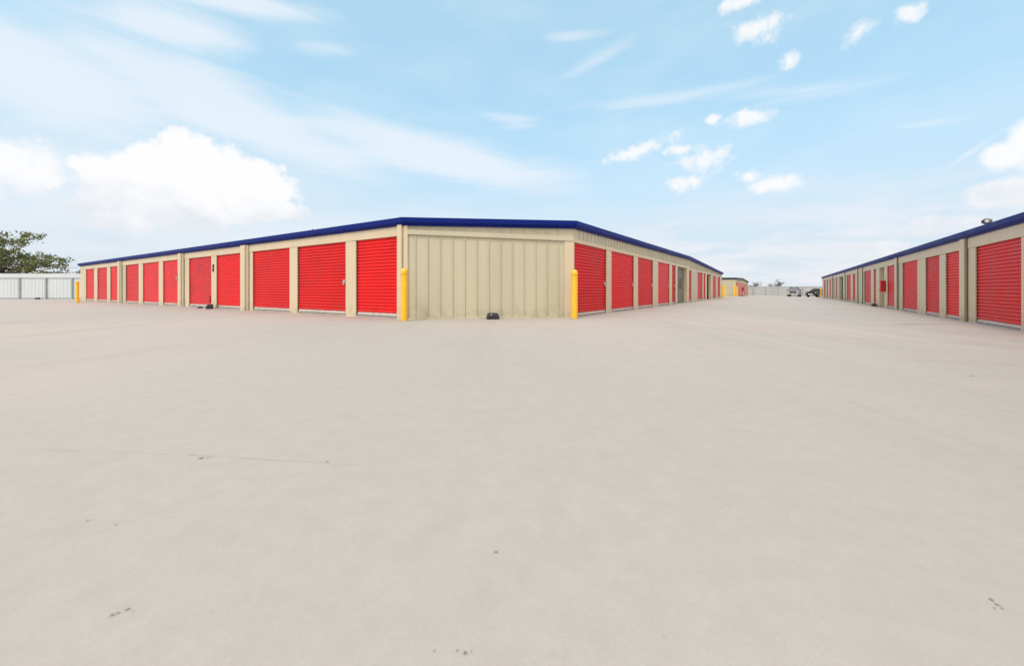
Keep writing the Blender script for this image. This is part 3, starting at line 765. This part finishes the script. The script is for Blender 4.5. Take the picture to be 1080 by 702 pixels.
big = union([blob(170, 205, 100, 48), blob(205, 168, 55, 33), blob(255, 200, 80, 40), blob(105, 215, 55, 28), blob(160, 172, 38, 22)])
lef = union([blob(5, 165, 75, 40), blob(40, 185, 50, 32), blob(-60, 170, 90, 60)])
rig = union([blob(1058, 163, 34, 20), blob(1085, 145, 40, 30), blob(1062, 203, 48, 17), blob(1140, 170, 80, 60), blob(990, 238, 50, 11), blob(915, 262, 70, 9)])
sml = union([blob(800, 33, 34, 17), blob(778, 4, 26, 10), blob(907, 33, 22, 12, .5), blob(960, 14, 20, 12), blob(833, 63, 12, 11), blob(672, 160, 46, 9, .25), blob(742, 168, 36, 15),
             blob(716, 158, 20, 7), blob(790, 124, 34, 11), blob(752, 125, 10, 6), blob(820, 194, 44, 11), blob(789, 187, 14, 10), blob(722, 192, 26, 10)])
n1 = noi(11, 9, .6); n2 = noi(30, 7, .6)
pert = mth('ADD', mth('MULTIPLY', mth('SUBTRACT', n1, .5), 1.7), mth('MULTIPLY', mth('SUBTRACT', n2, .5), .8))
def dens(b, lo, hi, k=1.0): return rng(mth('ADD', b, mth('MULTIPLY', pert, k)), lo, hi)
dB = dens(big, -.02, .30, 1.05); dL = mth('MULTIPLY', dens(lef, .1, .6, 1.1), .95); dR = mth('MULTIPLY', dens(rig, -.05, .5, .9), .95)
n3 = noi(70, 6, .6)
pert2 = mth('ADD', mth('MULTIPLY', mth('SUBTRACT', n2, .5), 2.2), mth('MULTIPLY', mth('SUBTRACT', n3, .5), .8))
dS = mth('MULTIPLY', rng(mth('ADD', sml, pert2), -.12, .9), .9)
cum = mth('MAXIMUM', mth('MAXIMUM', dB, dL), mth('MAXIMUM', dR, dS))
# thin high cloud: the broad band on the left and faint streaks elsewhere
band = union([blob(40, 80, 230, 75, -.2), blob(250, 122, 240, 46, -.24), blob(450, 162, 210, 30, -.16), blob(250, 4, 120, 18, .1), blob(190, 30, 110, 30, .1)])
str_ = noi(5, 7, .55, sc3=(.8, 4.5, 1), rot=.22, dist=.6)
cir = mth('MULTIPLY', rng(mth('ADD', band, mth('MULTIPLY', mth('SUBTRACT', str_, .5), 1.0)), -.15, .7), .80)
wis = union([blob(540, 126, 48, 12), blob(625, 66, 60, 12, .3), blob(980, 130, 75, 11), blob(600, 38, 50, 9), blob(850, 95, 120, 14, -.1), blob(560, 172, 80, 14), blob(345, 50, 60, 14, .1), blob(1025, 160, 62, 4, .62), blob(700, 105, 120, 12)])
cir2 = mth('MULTIPLY', rng(mth('ADD', wis, mth('MULTIPLY', mth('SUBTRACT', str_, .5), 2.2)), .0, 1.1), .5)
str2 = noi(3.2, 7, .6, sc3=(1, 3, 1), rot=-.15, dist=.4)
veil = mth('ADD', rng(str2, .38, .75, .0, .22), rng(union([blob(120, 190, 420, 130), blob(330, 250, 520, 50)]), 0, 1, 0, .5))
cirrus = mth('MAXIMUM', mth('MAXIMUM', cir, cir2), veil)
# horizon: layered pale haze cloud
hz = mth('POWER', mth('SUBTRACT', 1, rng(el, .0, .50)), 1.5)
hl = noi(5, 7, .6, sc3=(1, 6, 1), dist=.3)
hlay = mth('MULTIPLY', mth('MULTIPLY', rng(el, .26, .05), rng(hl, .34, .62, 0, .85)), rng(az, -.3, .7, .5, 1))
sky = nd('ShaderNodeTexSky', sky_type='NISHITA'); sky.sun_disc = False; sky.sun_elevation = EL; sky.sun_rotation = math.atan2(SUNDIR.x, SUNDIR.y)
sky.air_density = 1.0; sky.dust_density = .6; sky.ozone_density = 1.2
bg0 = nd('ShaderNodeBackground'); L.new(sky.outputs[0], bg0.inputs[0]); bg0.inputs[1].default_value = .15
K = 1 / 2 ** EXP
def bgc(col, s): b = nd('ShaderNodeBackground'); b.inputs[0].default_value = (*col, 1); b.inputs[1].default_value = s * K; return b.outputs[0]
def mixs(f, a, b):
    m = nd('ShaderNodeMixShader')
    if isinstance(f, float): m.inputs[0].default_value = f
    else: L.new(f, m.inputs[0])
    L.new(a, m.inputs[1]); L.new(b, m.inputs[2]); return m.outputs[0]
s = mixs(.72, bg0.outputs[0], bgc((.49, .79, .93), 1.0))
s = mixs(mth('MULTIPLY', hz, .9), s, bgc((.67, .745, .83), 1.0))
s = mixs(cirrus, s, bgc((.86, .92, .985), 1.0))
s = mixs(hlay, s, bgc((.88, .89, .93), 1.0))
# cumulus: bright tops, slightly grey undersides
shade = nd('ShaderNodeMix', data_type='RGBA'); shade.inputs[6].default_value = (.80, .845, .90, 1); shade.inputs[7].default_value = (.99, .99, 1.0, 1)
up = mth('ADD', mth('MULTIPLY', mth('SUBTRACT', noi(14, 7, .6), .5), 1.9), rng(el, .10, .24)); L.new(rng(up, -.1, .75), shade.inputs[0])
bc = nd('ShaderNodeBackground'); L.new(shade.outputs[2], bc.inputs[0]); bc.inputs[1].default_value = 1.0 * K
s = mixs(cum, s, bc.outputs[0])
# unseen bright overcast, added overhead and behind the camera to warm the light
ovc_fill = mth('MAXIMUM', rng(el, .72, 1.15), rng(sx.outputs['Y'], .30, -.15))
ovn_fill = mth('MULTIPLY', ovc_fill, rng(noi(3, 6), .2, .6, .7, 1))
s = mixs(ovn_fill, s, bgc((1.50, 1.40, 1.27), 1.0))
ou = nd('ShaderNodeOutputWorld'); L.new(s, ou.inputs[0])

# ------------------------------------------------------------------ sun, camera, colour
sl = bpy.data.lights.new('sun', 'SUN'); sl.energy = 1.0; sl.angle = R(16); sl.color = (1, .92, .80)
so = bpy.data.objects.new('sun', sl); C.objects.link(so)
dv = Vector((SUNDIR.x * math.cos(EL), SUNDIR.y * math.cos(EL), math.sin(EL)))
so.rotation_euler = dv.to_track_quat('Z', 'Y').to_euler(); so.location = (0, 0, 30)
cam = bpy.data.cameras.new('camera'); co = bpy.data.objects.new('camera', cam); C.objects.link(co)
co.location = (0, 0, .8); co.rotation_euler = (R(90), 0, 0)
cam.sensor_width = 36; cam.lens = 430 / 1080 * 36; cam.shift_y = -45.4 / 1080; cam.clip_start = .05; cam.clip_end = 6000
sc.camera = co
vs = sc.view_settings; vs.view_transform = 'Standard'; vs.look = 'None'; vs.gamma = 1; vs.exposure = EXP
sc.cycles.max_bounces = 6
